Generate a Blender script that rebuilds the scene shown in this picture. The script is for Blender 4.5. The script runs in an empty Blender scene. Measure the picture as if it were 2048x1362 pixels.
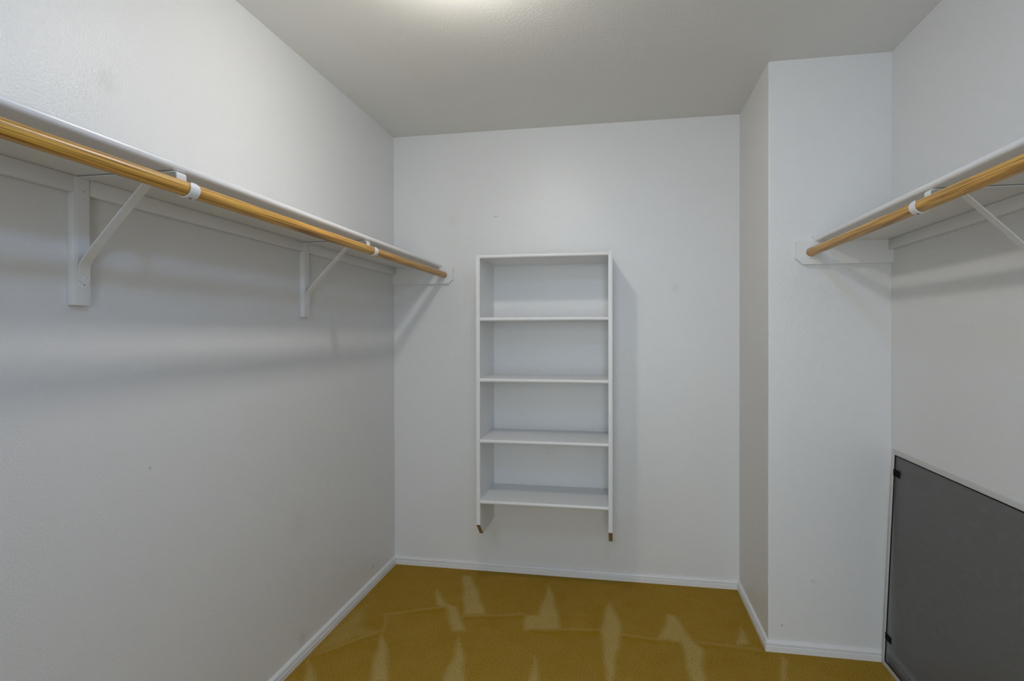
import bpy, bmesh, math, random
from mathutils import Vector, Matrix
PI = math.pi
S = bpy.context.scene
C = S.collection
random.seed(4)

# ---------------------------------------------------------------- camera
YAW, PITCH, ROLL = -0.18347, -0.00575, -0.00168
CAM = Vector((1.26628, -3.1215, 1.31902))
fwd = Vector((math.sin(YAW)*math.cos(PITCH), math.cos(YAW)*math.cos(PITCH), math.sin(PITCH)))
right0 = Vector((math.cos(YAW), -math.sin(YAW), 0)); up0 = right0.cross(fwd)
right = math.cos(ROLL)*right0 + math.sin(ROLL)*up0; up = right.cross(fwd)
cam = bpy.data.cameras.new('camera'); camo = bpy.data.objects.new('camera', cam); C.objects.link(camo)
cam.sensor_width = 36; cam.lens = 1151.4/2048*36; cam.shift_y = -7.82/2048; cam.clip_start = .02
camo.matrix_world = Matrix(((right.x, up.x, -fwd.x, CAM.x), (right.y, up.y, -fwd.y, CAM.y), (right.z, up.z, -fwd.z, CAM.z), (0, 0, 0, 1)))
S.camera = camo

# ---------------------------------------------------------------- light and exposure
S.view_settings.view_transform = 'Standard'; S.view_settings.look = 'None'
S.view_settings.gamma = 1; S.view_settings.use_curve_mapping = False
S.view_settings.exposure = 0.07
wd = bpy.data.worlds.new('world'); S.world = wd; wd.use_nodes = True
wd.node_tree.nodes['Background'].inputs[0].default_value = (.62, .74, 1, 1)
wd.node_tree.nodes['Background'].inputs[1].default_value = .1
LAMP = Vector((.80, -1.46, 2.365)); LAMP2 = Vector((1.427, -2.80, 2.33))
def light(name, kind, loc, power, col, **kw):
    l = bpy.data.lights.new(name, kind); l.energy = power; l.color = col
    for k, v in kw.items(): setattr(l, k, v)
    o = bpy.data.objects.new(name, l); C.objects.link(o); o.location = loc
    return o
light('ceiling_bulb', 'POINT', LAMP, 15.6, (1, .96, .90), shadow_soft_size=.048)
light('ceiling_bulb', 'POINT', LAMP2, 16, (.40, .60, 1.0), shadow_soft_size=.085)
dl = light('doorway_daylight_fill', 'AREA', (1.20, -6.2, 1.35), 74, (.87, .955, 1), shape='RECTANGLE', size=2.2, size_y=2.2)
dl.rotation_euler = (PI/2, 0, 0)
dl = light('doorway_daylight_fill', 'AREA', (1.30, -4.35, 1.15), 7.5, (.85, .95, 1), shape='RECTANGLE', size=.95, size_y=1.9)  # second area light, added as low frontal fill to soften contrast
dl.rotation_euler = (PI/2, 0, 0)

# ---------------------------------------------------------------- dimensions
H = 2.44; W1 = 1.8762; J = .5804; W2 = 2.3379; YF = -4.0; T = .1
SZ = 1.689           # underside of both hanging shelves
POLYS=[[(0.338, -0.28), (0.44, -0.428), (0.491, -0.44), (0.567, -0.588), (0.595, -0.659), (0.536, -0.67), (0.45, -0.463), (0.392, -0.448)], [(0.426, -0.089), (0.483, -0.092), (0.647, -0.492), (0.553, -0.519)], [(0.906, -0.129), (0.944, -0.239), (1.012, -0.565), (0.902, -0.585), (0.852, -0.612), (0.831, -0.478), (0.891, -0.458)], [(1.216, -0.272), (1.252, -0.367), (1.279, -0.534), (1.27, -0.591), (1.244, -0.913), (1.243, -1.233), (1.243, -1.238), (1.218, -0.918), (1.198, -0.666), (1.19, -0.55), (1.198, -0.412)], [(1.49, -0.339), (1.528, -0.352), (1.563, -0.517), (1.608, -0.63), (1.59, -0.85), (1.59, -1.169), (1.546, -1.181), (1.531, -0.861), (1.526, -0.586), (1.436, -0.574)], [(1.799, -0.409), (1.812, -0.545), (1.757, -0.571)], [(0.246, -0.748), (0.284, -0.8), (0.404, -1.067), (0.483, -1.373), (0.389, -1.394), (0.333, -1.08), (0.265, -0.836)], [(0.584, -0.716), (0.627, -0.809), (0.692, -1.014), (0.752, -1.327), (0.626, -1.349), (0.608, -1.03), (0.601, -0.851)], [(0.928, -0.792), (0.972, -0.963), (1.024, -1.278), (0.953, -1.29), (0.934, -0.97)], [(1.918, -0.618), (1.928, -0.646), (1.894, -0.795), (1.871, -1.11), (1.841, -1.113), (1.87, -0.799)], [(0.019, -0.976), (0.099, -1.067), (0.135, -1.116), (0.242, -1.405), (0.179, -1.426), (0.094, -1.123)], [(0.064, -0.454), (0.108, -0.6), (0.125, -0.691), (0.224, -0.726), (0.048, -0.93), (0.022, -1.001), (0.01, -0.94), (0.012, -0.8), (0.016, -0.592)]]
LINES= [[(0.186, -0.581), (0.447, -0.453)], [(0.504, -0.543), (0.828, -0.46)], [(0.903, -0.59), (1.19, -0.537)], [(1.26, -0.564), (1.533, -0.58)], [(1.606, -0.567), (1.843, -0.587)], [(0.191, -0.58), (0.242, -0.723)], [(0.046, -0.945), (0.224, -0.726)]]

# ---------------------------------------------------------------- materials
def mat(name, col, rough=.5, spec=.5, bumps=(), marks=(), coat=0):
    """bumps: (noise scale, distance, strength, kind); marks: (point, radius, colour, amount)"""
    m = bpy.data.materials.new(name); m.use_nodes = True; n = m.node_tree.nodes; L = m.node_tree.links
    b = n['Principled BSDF']; b.inputs['Base Color'].default_value = (*col, 1); b.inputs['Roughness'].default_value = rough
    b.inputs['Specular IOR Level'].default_value = spec
    geo = n.new('ShaderNodeNewGeometry'); prev = None
    for sc, dist, st, kind in bumps:
        if kind == 'blob':
            t = n.new('ShaderNodeTexNoise'); t.inputs['Scale'].default_value = sc; t.inputs['Detail'].default_value = 2.5; t.inputs['Distortion'].default_value = .6
            L.new(geo.outputs['Position'], t.inputs['Vector'])
            r = n.new('ShaderNodeMapRange'); r.interpolation_type = 'SMOOTHSTEP'
            r.inputs[1].default_value = .42; r.inputs[2].default_value = .62
            L.new(t.outputs['Fac'], r.inputs[0]); h = r.outputs[0]
        else:
            t = n.new('ShaderNodeTexNoise'); t.inputs['Scale'].default_value = sc; t.inputs['Detail'].default_value = 1 if kind == 'soft' else 3
            L.new(geo.outputs['Position'], t.inputs['Vector']); h = t.outputs['Fac']
        bp = n.new('ShaderNodeBump'); bp.inputs['Distance'].default_value = dist; bp.inputs['Strength'].default_value = st
        L.new(h, bp.inputs['Height'])
        if prev: L.new(prev.outputs['Normal'], bp.inputs['Normal'])
        prev = bp
    if prev: L.new(prev.outputs['Normal'], b.inputs['Normal'])
    if marks:
        rgb = n.new('ShaderNodeRGB'); rgb.outputs[0].default_value = (*col, 1); cur = rgb.outputs[0]
        nz = n.new('ShaderNodeTexNoise'); nz.inputs['Scale'].default_value = 30; L.new(geo.outputs['Position'], nz.inputs['Vector'])
        for pt, rad, mc, amt in marks:
            sub = n.new('ShaderNodeVectorMath'); sub.operation = 'SUBTRACT'; sub.inputs[1].default_value = pt
            L.new(geo.outputs['Position'], sub.inputs[0])
            dv = n.new('ShaderNodeVectorMath'); dv.operation = 'DIVIDE'; dv.inputs[1].default_value = rad if isinstance(rad, tuple) else (rad,)*3
            L.new(sub.outputs[0], dv.inputs[0])
            ln = n.new('ShaderNodeVectorMath'); ln.operation = 'LENGTH'; L.new(dv.outputs[0], ln.inputs[0])
            mr = n.new('ShaderNodeMapRange'); mr.interpolation_type = 'SMOOTHSTEP'; mr.inputs[1].default_value = 1; mr.inputs[2].default_value = 0
            L.new(ln.outputs['Value'], mr.inputs[0])
            mu = n.new('ShaderNodeMath'); mu.operation = 'MULTIPLY'; L.new(mr.outputs[0], mu.inputs[0]); mu.inputs[1].default_value = amt
            m2 = n.new('ShaderNodeMath'); m2.operation = 'MULTIPLY'; L.new(mu.outputs[0], m2.inputs[0]); L.new(nz.outputs['Fac'], m2.inputs[1])
            mx = n.new('ShaderNodeMix'); mx.data_type = 'RGBA'; L.new(m2.outputs[0], mx.inputs[0]); L.new(cur, mx.inputs[6]); mx.inputs[7].default_value = (*mc, 1)
            cur = mx.outputs[2]
        L.new(cur, b.inputs['Base Color'])
    return m
WALL = (.80, .80, .79)
tex = ((175, .0017, .62, 'soft'), (380, .0005, .5, 'soft'))
GREY = (.30, .30, .30); TAN = (.42, .33, .18); DK = (.05, .05, .05)
m_wall_left = mat('orange_peel_paint_left', WALL, .40, .5, tex, marks=(
    ((0, -1.88, 1.955), .05, GREY, .25), ((0, -.215, .13), .05, TAN, .0), ((0, -.30, .10), .012, DK, .8), ((0, -.265, .135), .010, DK, .7),
    ((0, -.98, .08), .05, TAN, .35), ((0, -1.75, .95), .008, DK, .6), ((0, -1.0, .55), .09, TAN, .12)))
m_wall_back = mat('orange_peel_paint_back', WALL, .28, .5, tex, marks=(
    ((.348, 0, 1.955), .06, TAN, .10), ((.598, 0, 1.966), (.025, .05, .006), GREY, .8), ((1.556, 0, 1.557), .035, TAN, .25),
    ((.43, 0, 1.62), .05, TAN, .12), ((.585, 0, .20), (.07, .1, .12), TAN, .35), ((1.24, 0, .22), (.05, .1, .09), TAN, .3), ((.9, 0, .68), .08, TAN, .15), ((1.12, 0, .68), .06, TAN, .15)))
m_wall_side = mat('orange_peel_paint_alcove_side', (.80, .785, .755), .5, .4, tex)  # shared wall paint, with the lamp's warm cast put into its colour
m_wall_front = mat('orange_peel_paint_alcove_front', WALL, .28, .5, tex, marks=(
    ((2.045, -J, 1.711), .006, DK, .9), ((2.052, -J, 1.704), .005, DK, .9), ((1.93, -J, .107), .006, DK, 1.3),
    ((2.05, -J, .30), (.02, .05, .012), TAN, .6)))
m_wall_right = mat('orange_peel_paint_right', WALL, .28, .5, tex, marks=(((W2, -.70, 1.815), .006, DK, .8),))
m_ceiling = mat('ceiling_paint', (.82, .81, .77), .6, .3, ((110, .0018, .55, 'soft'), (260, .0005, .4, 'soft')))
m_white = mat('white_enamel_trim', (.83, .83, .82), .32, .5, ((30, .0006, .3, 'n'),))
m_metal = mat('white_painted_metal', (.83, .83, .83), .35, .5)
m_raw = mat('raw_particle_board', (.30, .22, .10), .8, .2, ((400, .001, .8, 'n'),))
m_black = mat('black_rubber', (.004, .004, .005), .8, .1)
m_dark = mat('dark_screw_hole', (.02, .018, .015), .7, .2)
m_frame = mat('white_aluminium_frame', (.62, .61, .58), .4, .5)
m_brass = mat('white_porcelain', (.8, .8, .78), .3, .5)

def wood_mat():
    m = bpy.data.materials.new('varnished_pine'); m.use_nodes = True; n = m.node_tree.nodes; L = m.node_tree.links
    b = n['Principled BSDF']; b.inputs['Roughness'].default_value = .38
    tc = n.new('ShaderNodeTexCoord'); mp = n.new('ShaderNodeMapping'); mp.inputs['Scale'].default_value = (1, .010, 1)
    L.new(tc.outputs['Object'], mp.inputs['Vector'])
    n1 = n.new('ShaderNodeTexNoise'); n1.inputs['Scale'].default_value = 330; n1.inputs['Detail'].default_value = 2; n1.inputs['Distortion'].default_value = .3
    L.new(mp.outputs[0], n1.inputs['Vector'])
    r = n.new('ShaderNodeValToRGB'); e = r.color_ramp.elements
    e[0].position = .38; e[0].color = (.25, .10, .010, 1); e[1].position = .55; e[1].color = (.74, .42, .075, 1)
    L.new(n1.outputs['Fac'], r.inputs[0])
    n2 = n.new('ShaderNodeTexNoise'); n2.inputs['Scale'].default_value = 3.0; mp2 = n.new('ShaderNodeMapping'); mp2.inputs['Scale'].default_value = (12, 1, 12)
    L.new(tc.outputs['Object'], mp2.inputs['Vector']); L.new(mp2.outputs[0], n2.inputs['Vector'])
    mr = n.new('ShaderNodeMapRange'); mr.inputs[1].default_value = .45; mr.inputs[2].default_value = .75; mr.inputs[4].default_value = .5; L.new(n2.outputs['Fac'], mr.inputs[0])
    mx = n.new('ShaderNodeMix'); mx.data_type = 'RGBA'; L.new(mr.outputs[0], mx.inputs[0]); L.new(r.outputs[0], mx.inputs[6]); mx.inputs[7].default_value = (.66, .30, .065, 1)
    L.new(mx.outputs[2], b.inputs['Base Color'])
    bp = n.new('ShaderNodeBump'); bp.inputs['Distance'].default_value = .0003; bp.inputs['Strength'].default_value = .4
    L.new(n1.outputs['Fac'], bp.inputs['Height']); L.new(bp.outputs[0], b.inputs['Normal'])
    return m
m_wood = wood_mat()

def carpet_mat():
    m = bpy.data.materials.new('olive_tan_carpet'); m.use_nodes = True; n = m.node_tree.nodes; L = m.node_tree.links
    b = n['Principled BSDF']; b.inputs['Roughness'].default_value = .95; b.inputs['Specular IOR Level'].default_value = .1
    b.inputs['Sheen Weight'].default_value = .0
    geo = n.new('ShaderNodeNewGeometry'); at = n.new('ShaderNodeAttribute'); at.attribute_name = 'pile'
    n1 = n.new('ShaderNodeTexNoise'); n1.inputs['Scale'].default_value = 190; n1.inputs['Detail'].default_value = 4; L.new(geo.outputs['Position'], n1.inputs['Vector'])
    n3 = n.new('ShaderNodeTexNoise'); n3.inputs['Scale'].default_value = 9; n3.inputs['Detail'].default_value = 5; n3.inputs['Roughness'].default_value = .7; L.new(geo.outputs['Position'], n3.inputs['Vector'])
    a1 = n.new('ShaderNodeMath'); a1.operation = 'MULTIPLY_ADD'; a1.inputs[1].default_value = .55; L.new(n3.outputs['Fac'], a1.inputs[0]); L.new(at.outputs['Fac'], a1.inputs[2])
    a2 = n.new('ShaderNodeMath'); a2.operation = 'SUBTRACT'; a2.inputs[1].default_value = .27; L.new(a1.outputs[0], a2.inputs[0])
    mx = n.new('ShaderNodeMix'); mx.data_type = 'RGBA'; L.new(a2.outputs[0], mx.inputs[0])
    mx.inputs[6].default_value = (.36, .208, .012, 1); mx.inputs[7].default_value = (.50, .35, .11, 1)
    r = n.new('ShaderNodeMapRange'); r.inputs[1].default_value = .3; r.inputs[2].default_value = .7; r.inputs[3].default_value = .62; r.inputs[4].default_value = 1.35
    L.new(n1.outputs['Fac'], r.inputs[0])
    vm = n.new('ShaderNodeVectorMath'); vm.operation = 'SCALE'; L.new(mx.outputs[2], vm.inputs[0]); L.new(r.outputs[0], vm.inputs['Scale'])
    L.new(vm.outputs[0], b.inputs['Base Color'])
    bp = n.new('ShaderNodeBump'); bp.inputs['Distance'].default_value = .006; bp.inputs['Strength'].default_value = .7
    L.new(n1.outputs['Fac'], bp.inputs['Height']); L.new(bp.outputs[0], b.inputs['Normal'])
    return m
m_carpet = carpet_mat()

def mesh_mat():
    m = bpy.data.materials.new('grey_screen_mesh'); m.use_nodes = True; n = m.node_tree.nodes; L = m.node_tree.links
    b = n['Principled BSDF']; b.inputs['Base Color'].default_value = (.065, .064, .064, 1); b.inputs['Roughness'].default_value = .6
    b.inputs['Specular IOR Level'].default_value = .25
    geo = n.new('ShaderNodeNewGeometry'); nz = n.new('ShaderNodeTexNoise'); nz.inputs['Scale'].default_value = 55; nz.inputs['Distortion'].default_value = 1.0
    mp = n.new('ShaderNodeMapping'); mp.inputs['Scale'].default_value = (1, .5, 1.3); L.new(geo.outputs['Position'], mp.inputs['Vector']); L.new(mp.outputs[0], nz.inputs['Vector'])
    mr = n.new('ShaderNodeMapRange'); mr.inputs[3].default_value = .33; mr.inputs[4].default_value = .39; L.new(nz.outputs['Fac'], mr.inputs[0])
    L.new(mr.outputs[0], b.inputs['Alpha'])
    return m
m_mesh = mesh_mat()

# ---------------------------------------------------------------- mesh helpers
def link(name, bm, m, parent=None, loc=(0, 0, 0), smooth=False):
    me = bpy.data.meshes.new(name); bmesh.ops.recalc_face_normals(bm, faces=bm.faces); bm.to_mesh(me); bm.free()
    for mm in (m if isinstance(m, (list, tuple)) else [m]): me.materials.append(mm)
    if smooth:
        me.polygons.foreach_set('use_smooth', [True]*len(me.polygons))
        me.set_sharp_from_angle(angle=math.radians(35))
    o = bpy.data.objects.new(name, me); C.objects.link(o); o.location = loc
    if parent: o.parent = parent
    return o
def thing(name, label, cat, loc, rotz=0, group=None):
    o = bpy.data.objects.new(name, None); C.objects.link(o); o.location = loc; o.rotation_euler = (0, 0, rotz)
    o.empty_display_size = .1; tag(o, label, cat, group); return o
def tag(o, label, cat, group=None):
    o['label'] = label; o['category'] = cat
    if group: o['group'] = group
def struct(name, bm, m, smooth=False):
    o = link(name, bm, m, smooth=smooth); o['kind'] = 'structure'; return o
def add_box(bm, x0, x1, y0, y1, z0, z1, bevel=0, seg=2, mi=0):
    r = bmesh.ops.create_cube(bm, size=1); vs = r['verts']
    for v in vs: v.co = Vector(((x0+x1)/2+v.co.x*(x1-x0), (y0+y1)/2+v.co.y*(y1-y0), (z0+z1)/2+v.co.z*(z1-z0)))
    if bevel:
        es = {e for v in vs for e in v.link_edges}
        bmesh.ops.bevel(bm, geom=list(es), offset=bevel, segments=seg, affect='EDGES', profile=.5)
    return bm
def box(*a, **k): return add_box(bmesh.new(), *a, **k)
def prism(bm, pts, axis, a, b, mi=0):
    """extrude a 2D outline along axis 0=x 1=y 2=z from a to b"""
    def P(p, t):
        q = list(p); q.insert(axis, t); return Vector(q)
    v0 = [bm.verts.new(P(p, a)) for p in pts]; v1 = [bm.verts.new(P(p, b)) for p in pts]; n = len(pts)
    fs = [bm.faces.new(v0), bm.faces.new(v1[::-1])]
    for i in range(n): fs.append(bm.faces.new((v0[i], v0[(i+1) % n], v1[(i+1) % n], v1[i])))
    for f in fs: f.material_index = mi
    return bm
def bull(x0, x1, z0, z1, seg=8, back=False, r=None):
    """board section whose x1 end is a half-round nose"""
    r = r or (z1-z0)/2; pts = [(x0, z0), (x1-r, z0)]
    for i in range(1, seg): 
        a = -PI/2+PI*i/seg; pts.append((x1-r+r*math.cos(a), (z0+z1)/2+(z1-z0)/2*math.sin(a)))
    pts += [(x1-r, z1), (x0, z1)]
    return pts
def strip(bm, path, hw, th):
    """a bent metal strip: path in x-z, half width per point in y"""
    n = len(path); rows = []
    for i, (x, z) in enumerate(path):
        a = Vector(path[max(i-1, 0)]); b = Vector(path[min(i+1, n-1)]); d = (b-a).normalized(); nx, nz = -d.y, d.x
        w = hw[i] if isinstance(hw, (list, tuple)) else hw
        rows.append([bm.verts.new((x+nx*s*th/2, y, z+nz*s*th/2)) for s, y in ((1, -w), (1, w), (-1, w), (-1, -w))])
    for a, b in zip(rows, rows[1:]):
        for k in range(4): bm.faces.new((a[k], a[(k+1) % 4], b[(k+1) % 4], b[k]))
    bm.faces.new(rows[0]); bm.faces.new(rows[-1][::-1]); return bm
def cyl(bm, c, r, d, axis, seg=24, r2=None, mi=0):
    """cylinder or cone frustum starting at c, length d along unit axis"""
    ax = Vector(axis).normalized(); u = ax.orthogonal().normalized(); w = ax.cross(u); c = Vector(c); r2 = r if r2 is None else r2
    a = [bm.verts.new(c+r*(u*math.cos(2*PI*i/seg)+w*math.sin(2*PI*i/seg))) for i in range(seg)]
    b = [bm.verts.new(c+ax*d+r2*(u*math.cos(2*PI*i/seg)+w*math.sin(2*PI*i/seg))) for i in range(seg)]
    fs = [bm.faces.new(a), bm.faces.new(b[::-1])]+[bm.faces.new((a[i], a[(i+1) % seg], b[(i+1) % seg], b[i])) for i in range(seg)]
    for f in fs: f.material_index = mi
    return bm
def ring(bm, c, r0, r1, d, axis, seg=32):
    ax = Vector(axis).normalized(); u = ax.orthogonal().normalized(); w = ax.cross(u); c = Vector(c); R = []
    for rr, t in ((r1, 0), (r1, d*.7), (r1-.0012, d), (r0, d), (r0, 0)):
        R.append([bm.verts.new(c+ax*t+rr*(u*math.cos(2*PI*i/seg)+w*math.sin(2*PI*i/seg))) for i in range(seg)])
    for k in range(5):
        for i in range(seg): bm.faces.new((R[k][i], R[k][(i+1) % seg], R[(k+1) % 5][(i+1) % seg], R[(k+1) % 5][i]))
    return bm

# ---------------------------------------------------------------- room shell
def inside(p, poly):
    x, y = p; c = False; j = len(poly)-1
    for i in range(len(poly)):
        xi, yi = poly[i]; xj, yj = poly[j]
        if (yi > y) != (yj > y) and x < (xj-xi)*(y-yi)/(yj-yi)+xi: c = not c
        j = i
    return c
def segd(p, a, b):
    ax, ay = a; bx, by = b; t = max(0, min(1, ((p[0]-ax)*(bx-ax)+(p[1]-ay)*(by-ay))/max(1e-9, (bx-ax)**2+(by-ay)**2)))
    return math.hypot(p[0]-ax-t*(bx-ax), p[1]-ay-t*(by-ay))
def pile(x, y):
    # vacuum strokes: where the pile lies the other way (wedges) and the ends of the strokes (thin lines)
    x += .003*math.sin(31*y)+.002*math.sin(57*x+9*y); y += .003*math.sin(27*x+1)
    v = 0.0
    for k, (pl, lo) in enumerate(BB):
        if lo[0]-.04 < x < lo[1]+.04 and lo[2]-.04 < y < lo[3]+.04:
            d = min(segd((x, y), pl[i], pl[(i+1) % len(pl)]) for i in range(len(pl)))
            s = d if inside((x, y), pl) else -d
            v = max(v, (.42 if k == 11 else .8)*max(0, min(1, (s+.010)/(.05 if k == 11 else .024))))
    for a, b in LINES:
        if min(a[0], b[0])-.04 < x < max(a[0], b[0])+.04 and min(a[1], b[1])-.04 < y < max(a[1], b[1])+.04:
            v = max(v, .42*max(0, 1-segd((x, y), a, b)/.014))
            if v < .05: v -= .13*max(0, 1-segd((x, y+.026), a, b)/.026)  # shade of the pile step, painted as a darker band beside each line
    return .16+v
BB = [(pl, (min(p[0] for p in pl), max(p[0] for p in pl), min(p[1] for p in pl), max(p[1] for p in pl))) for pl in POLYS]
def grid_floor():
    xs = [-.05, 0]+[i*.009 for i in range(1, 260)]+[2.345, 2.42]; ys = [YF-.1, -2.6, -2.0, -1.7]+[-1.66+i*.0095 for i in range(176)]+[.05]
    me = bpy.data.meshes.new('floor'); V = [(x, y, 0) for y in ys for x in xs]; nx = len(xs)
    V2 = [(xs[0], ys[0], -.06), (xs[-1], ys[0], -.06), (xs[-1], ys[-1], -.06), (xs[0], ys[-1], -.06)]
    F = [(j*nx+i, j*nx+i+1, (j+1)*nx+i+1, (j+1)*nx+i) for j in range(len(ys)-1) for i in range(nx-1)]
    b = len(V); F.append((b+3, b+2, b+1, b)); me.from_pydata(V+V2, [], F)
    at = me.attributes.new('pile', 'FLOAT', 'POINT'); at.data.foreach_set('value', [pile(v[0], v[1]) for v in V]+[.16]*4)
    me.materials.append(m_carpet); o = bpy.data.objects.new('floor', me); C.objects.link(o); o['kind'] = 'structure'
grid_floor()
struct('ceiling', box(-T, W2+T, YF-T, T, H, H+T), m_ceiling)
struct('wall_left', box(-T, 0, YF-T, T, -.05, H), m_wall_left)
struct('wall_back', box(0, W1, 0, T, -.05, H), m_wall_back)
R_ = .006
struct('wall_alcove_side', box(W1, W1+.03, -J+R_, T, -.05, H), m_wall_side)
pts = [(W1, -J+R_)]+[(W1+R_-R_*math.cos(PI/2*i/6), -J+R_-R_*math.sin(PI/2*i/6)) for i in range(1, 7)]+[(W2, -J), (W2, T), (W1+.03, T), (W1+.03, -J+R_)]
struct('wall_alcove_front', prism(bmesh.new(), pts, 2, -.05, H), m_wall_front, smooth=True)
struct('wall_right', box(W2, W2+T, YF-T, T, -.05, H), m_wall_right)
bm = box(0, .85, YF-T, YF, -.05, H); add_box(bm, 1.75, W2, YF-T, YF, -.05, H); add_box(bm, .85, 1.75, YF-T, YF, 2.05, H)
struct('wall_front', bm, m_wall_right)

# baseboards, mitred where they meet
BT = .0135; BH = .0445
prof = [(0, 0), (BT, 0), (BT, .0215), (BT-.0014, .0232), (BT-.0060, .0242), (BT-.0066, .0268), (BT-.0026, .0292), (BT-.0012, .0320), (BT-.0018, .0360), (BT-.0045, .0405), (BT-.0085, .0435), (0, BH)]
path = [(0, YF), (0, 0), (W1, 0), (W1, -J), (W2, -J), (W2, YF)]
def offs(i, d):
    p = Vector(path[i]); ns = []
    for a, b in ((i-1, i), (i, i+1)):
        if 0 <= a and b < len(path):
            t = (Vector(path[b])-Vector(path[a])).normalized(); ns.append(Vector((t.y, -t.x)))
    n = ns[0] if len(ns) == 1 else (ns[0]+ns[1])/(1+ns[0].dot(ns[1]))
    return p+n*d
for i, nm in enumerate(('baseboard_left', 'baseboard_back', 'baseboard_alcove_side', 'baseboard_alcove_front', 'baseboard_right')):
    bm = bmesh.new(); A = []; B = []
    for d, z in prof:
        a = offs(i, d); b = offs(i+1, d); A.append(bm.verts.new((a.x, a.y, z))); B.append(bm.verts.new((b.x, b.y, z)))
    n = len(prof); bm.faces.new(A); bm.faces.new(B[::-1])
    for k in range(n): bm.faces.new((A[k], A[(k+1) % n], B[(k+1) % n], B[k]))
    struct(nm, bm, m_white, smooth=True)

# ---------------------------------------------------------------- hanging shelves
def hanging_shelf(label, x, y0, rot, length, brackets, cleat_w):
    """local frame: x out from the wall, y along it; s = direction from the end cleat towards the camera"""
    t = thing('closet_shelf', label, 'shelf', (x, y0, SZ), rot, 'hanging shelves on the side walls')
    s = -1 if rot == 0 else 1
    def yy(a, b): return (min(s*a, s*b), max(s*a, s*b))
    a, b = yy(.0005, length)
    link('shelf_board', prism(bmesh.new(), bull(.0005, .2865, 0, .019, r=.0075), 1, a, b), m_white, t, smooth=True)
    a, b = yy(0, .019); w = cleat_w
    e = prism(bmesh.new(), [(0, -.0915), (w-.0255, -.0915), (w, -.0665), (w, 0), (w-.0005, 0.0005), (0, 0)], 1, a, b)
    ec = link('end_cleat', e, m_white, t, smooth=True)
    rs = link('rod_socket', ring(bmesh.new(), (.3048, s*.019, -.043), .0185, .0262, .0035, (0, s, 0)), m_metal, ec, smooth=True)
    edges = [.019]
    for bd in brackets: edges += [bd-.0215, bd+.0215]
    edges.append(length)
    for k in range(0, len(edges), 2):
        a, b = yy(edges[k], edges[k+1]); link('wall_cleat', box(0, .019, a, b, -.0395, -.0002, bevel=.0018), m_white, t, smooth=True)
    for bd in brackets:
        a, b = yy(bd-.0215, bd+.0215); link('backing_board', box(0, .0195, a, b, -.3025, -.0002, bevel=.0016), m_white, t, smooth=True)
    return t
hanging_shelf('white painted closet shelf board with cleats running along the left wall', 0, 0, 0, -YF-.01, (.972, 1.967, 2.965), .3548)
hanging_shelf('white painted closet shelf board with cleats along the right wall above the leaning screen', W2, -J, PI, -YF-J-.01, (.880, 1.880), .3605)

# ---------------------------------------------------------------- shelf and rod brackets
def bracket(label, x, y, rot):
    t = thing('shelf_bracket', label, 'bracket', (x, y, SZ), rot, 'shelf and rod brackets')
    X0 = .0209; rx, rz, rr = .3048, -.043, .0186
    # wall plate with a rounded foot
    path = []; hw = []
    for i in range(9):
        a = PI/2*i/8; path.append((X0, -.2625+.0155*(1-math.cos(a)))); hw.append(max(.002, .0155*math.sin(a)))
    path.append((X0, -.0025)); hw.append(.0155)
    pl = link('wall_plate', strip(bmesh.new(), path, hw, .0022), m_metal, t, smooth=True)
    # arm under the shelf, bent down into the hook that carries the rod
    path = [(.0225, -.0030), (.2785, -.0030), (.2820, -.0035), (.2846, -.0052), (.2860, -.0080), (.2862, -.0110), (.2862, -.036)]; 
    for i in range(1, 23):
        a = PI+math.radians(232)*i/22; path.append((rx+rr*math.cos(a), rz+rr*math.sin(a)))
    hw = [.0145]*len(path)
    for k, f in enumerate((.98, .9, .72, .38)): hw[-4+k] = .0145*f
    link('rod_hook_arm', strip(bmesh.new(), path, hw, .0023), m_metal, t, smooth=True)
    # diagonal brace
    path = []; hw = []
    for i in range(7):
        a = PI/2*i/6; path.append((X0+.0034, -.252+.0125*(1-math.cos(a)))); hw.append(max(.002, .0138*math.sin(a)))
    for p in ((X0+.0034, -.225), (X0+.0034, -.212), (X0+.0060, -.204), (X0+.0110, -.197), (.060, -.1625), (.110, -.111), (.160, -.0605), (.204, -.0165), (.211, -.0105), (.218, -.0078), (.238, -.0064)):
        path.append(p); hw.append(.0138 if p[0] < .035 else .0122)
    bm = strip(bmesh.new(), path, hw, .0034)
    br = link('brace', bm, m_metal, t, smooth=True)
    sc = cyl(bmesh.new(), (X0+.0011, 0, -.2545), .0048, .0016, (1, 0, 0), 20, .0034); cyl(sc, (X0+.0026, 0, -.2545), .0014, .0004, (1, 0, 0), 8, mi=1)
    link('screw', sc, [m_metal, m_dark], t, smooth=True)
    sc = cyl(bmesh.new(), (X0+.0011, 0, -.034), .0040, .0014, (1, 0, 0), 20, .0030); cyl(sc, (X0+.0023, 0, -.034), .0012, .0004, (1, 0, 0), 8, mi=1)
    link('screw', sc, [m_metal, m_dark], t, smooth=True)
    rv = bmesh.new(); bmesh.ops.create_uvsphere(rv, u_segments=16, v_segments=8, radius=.0052)
    for v in rv.verts: v.co.x *= .45; v.co += Vector((X0+.0044, 0, -.238))
    link('rivet', rv, m_metal, t, smooth=True)
    a = math.radians(268); link('screw_hole', cyl(bmesh.new(), (rx+.004, 0, rz-rr-.0009), .0031, .0005, (0, 0, -1), 16), m_dark, t)
bracket('white metal shelf bracket nearest the camera on the left wall, hooking the wooden rod', 0, -1.967, 0)
bracket('white metal shelf bracket on the left wall, the one nearer the back corner', 0, -.972, 0)
bracket('white metal shelf bracket under the right wall shelf, holding the right wooden rod', W2, -1.460, PI)

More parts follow.
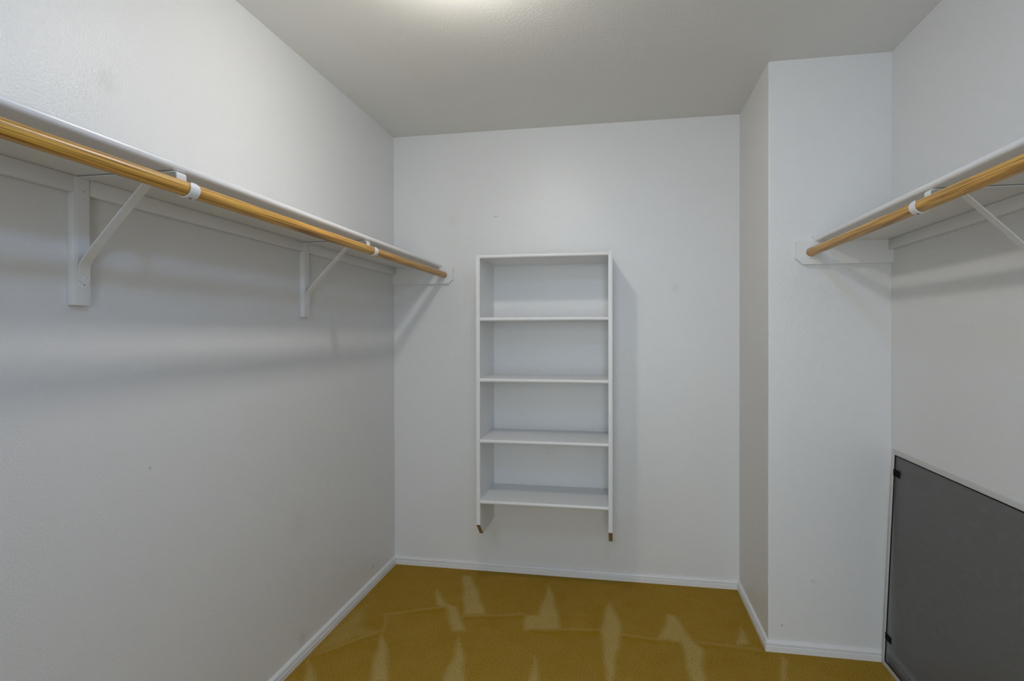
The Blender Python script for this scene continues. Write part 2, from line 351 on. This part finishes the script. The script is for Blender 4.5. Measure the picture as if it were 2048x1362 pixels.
# ---------------------------------------------------------------- rods
def rod(label, x, y0, y1):
    bm = bmesh.new(); cyl(bm, (0, 0, 0), .0165, y0-y1, (0, -1, 0), 48)
    o = link('closet_rod', bm, m_wood, None, (x, y0, SZ-.0430), smooth=True); tag(o, label, 'closet rod', 'wooden hanging rods')
    return o
rod('long varnished pine closet rod below the left wall shelf', .3048, -.0195, YF+.02)
rod('varnished pine closet rod with dark grain lines below the right wall shelf', W2-.3048-.0085*0, -J-.0195, YF+.02)

# ---------------------------------------------------------------- small wall shelf unit
UL, UR, UD, UT, PT = .5660, 1.2365, .335, 1.7095, .0195
u = thing('wall_shelf_unit', 'tall white wall mounted shelf unit with five shelves on the back wall', 'shelf unit', (UL, 0, .298))
def side_panel(x0):
    zt = UT-.298
    bm = bmesh.new(); prism(bm, [(0, 0), (0, zt), (-UD, zt), (-UD, .066), (-.262, .0)], 0, x0, x0+PT)
    es = [e for e in bm.edges if abs(e.verts[0].co.y+UD) < 1e-5 and abs(e.verts[1].co.y+UD) < 1e-5 and abs(e.verts[0].co.z-e.verts[1].co.z) > .1]
    bmesh.ops.bevel(bm, geom=es, offset=.004, segments=3, affect='EDGES')
    p = link('side_panel', bm, m_white, u, smooth=True)
    r = bmesh.new(); n = Vector((-.066, -.073)).normalized()*.0006   # outward normal of the cut corner, in y-z
    n = Vector((-.066, -.073)).normalized()
    prism(r, [(-UD+.001, .0655), (-.2625, .0003), (-.2625+n.x*.0007, .0003+n.y*.0007), (-UD+.001+n.x*.0007, .0655+n.y*.0007)], 0, x0+.0006, x0+PT-.0006)
    e = link('raw_edge', r, m_raw, p); e['label'] = 'unpainted particle board end'
side_panel(0); side_panel(UR-UL-PT)
for zt in (UT, 1.3985, 1.0945, .7905, .4865):
    link('shelf', prism(bmesh.new(), [(-a, b) for a, b in bull(0.0005, UD-.0006, zt-.0185-.298, zt-.298-.0002, r=.007)], 0, PT+.0002, UR-UL-PT-.0002), m_white, u, smooth=True)

# ---------------------------------------------------------------- leaning window screen
# local frame: y along the wall, z up the leaning screen, x out of the wall side
lean = math.atan2(.041-.004, .857)
sw = thing('window_screen', 'grey mesh window screen with white frame leaning against the right wall', 'window screen', (2.2972, -.6005, .0004))
sw.rotation_euler = (0, lean, 0)
SH, SWD, SF, ST = .857, .95, .0185, .0080
bm = bmesh.new()
def member(y0, y1, z0, z1): add_box(bm, 0, ST, y0, y1, z0, z1, bevel=.0012)
member(-SF, 0, 0, SH); member(-SWD, -SWD+SF, 0, SH); member(-SWD+SF, -SF, 0, SF); member(-SWD+SF, -SF, SH-SF, SH)
link('frame', bm, m_frame, sw, smooth=True)
link('mesh', box(.0030, .0034, -SWD+SF, -SF, SF, SH-SF), m_mesh, sw)
bm = bmesh.new(); g = .0035
for y0, y1, z0, z1 in ((-SF-.006, -SF, SF, SH-SF), (-SWD+SF, -SWD+SF+g, SF, SH-SF), (-SWD+SF+g, -SF-g, SF, SF+g), (-SWD+SF+g, -SF-g, SH-SF-g, SH-SF)):  # left strip widened to stand in for the shadow inside the frame
    add_box(bm, .0014, .0030, y0, y1, z0, z1)
link('spline_and_shade', bm, m_black, sw)
for z in (.770, .122): link('pull_tab', box(-.0012, .0012, -.068, -SF-.0005, z-.013, z+.013, bevel=.0006), m_black, sw)

# ---------------------------------------------------------------- ceiling lamps (both above the frame of the photo)
for lp, txt, rb in ((LAMP, 'white shallow ceiling lamp dish added to shield the ceiling, in front of the shelf unit', .048), (LAMP2, 'white shallow ceiling lamp dish added to shield the ceiling, near the camera', .085)):
    h = H-lp.z; bm = bmesh.new(); R = []; w = rb+.012  # added dish, rim shaped to keep direct lamp light off the ceiling
    for r, z in ((.030, h), (w-.012, h*.80), (w-.001, h*.62), (w, .004), (w-.002, .004), (w-.003, h*.60), (w-.014, h*.76)):
        R.append([bm.verts.new((r*math.cos(2*PI*i/40), r*math.sin(2*PI*i/40), z)) for i in range(40)])
    for p, q in zip(R, R[1:]):
        for i in range(40): bm.faces.new((p[i], p[(i+1) % 40], q[(i+1) % 40], q[i]))
    bm.faces.new(R[0]); bm.faces.new(R[-1][::-1])
    o = link('ceiling_lamp_shield', bm, m_brass, None, tuple(lp), smooth=True); tag(o, txt, 'lamp', 'ceiling lamps')
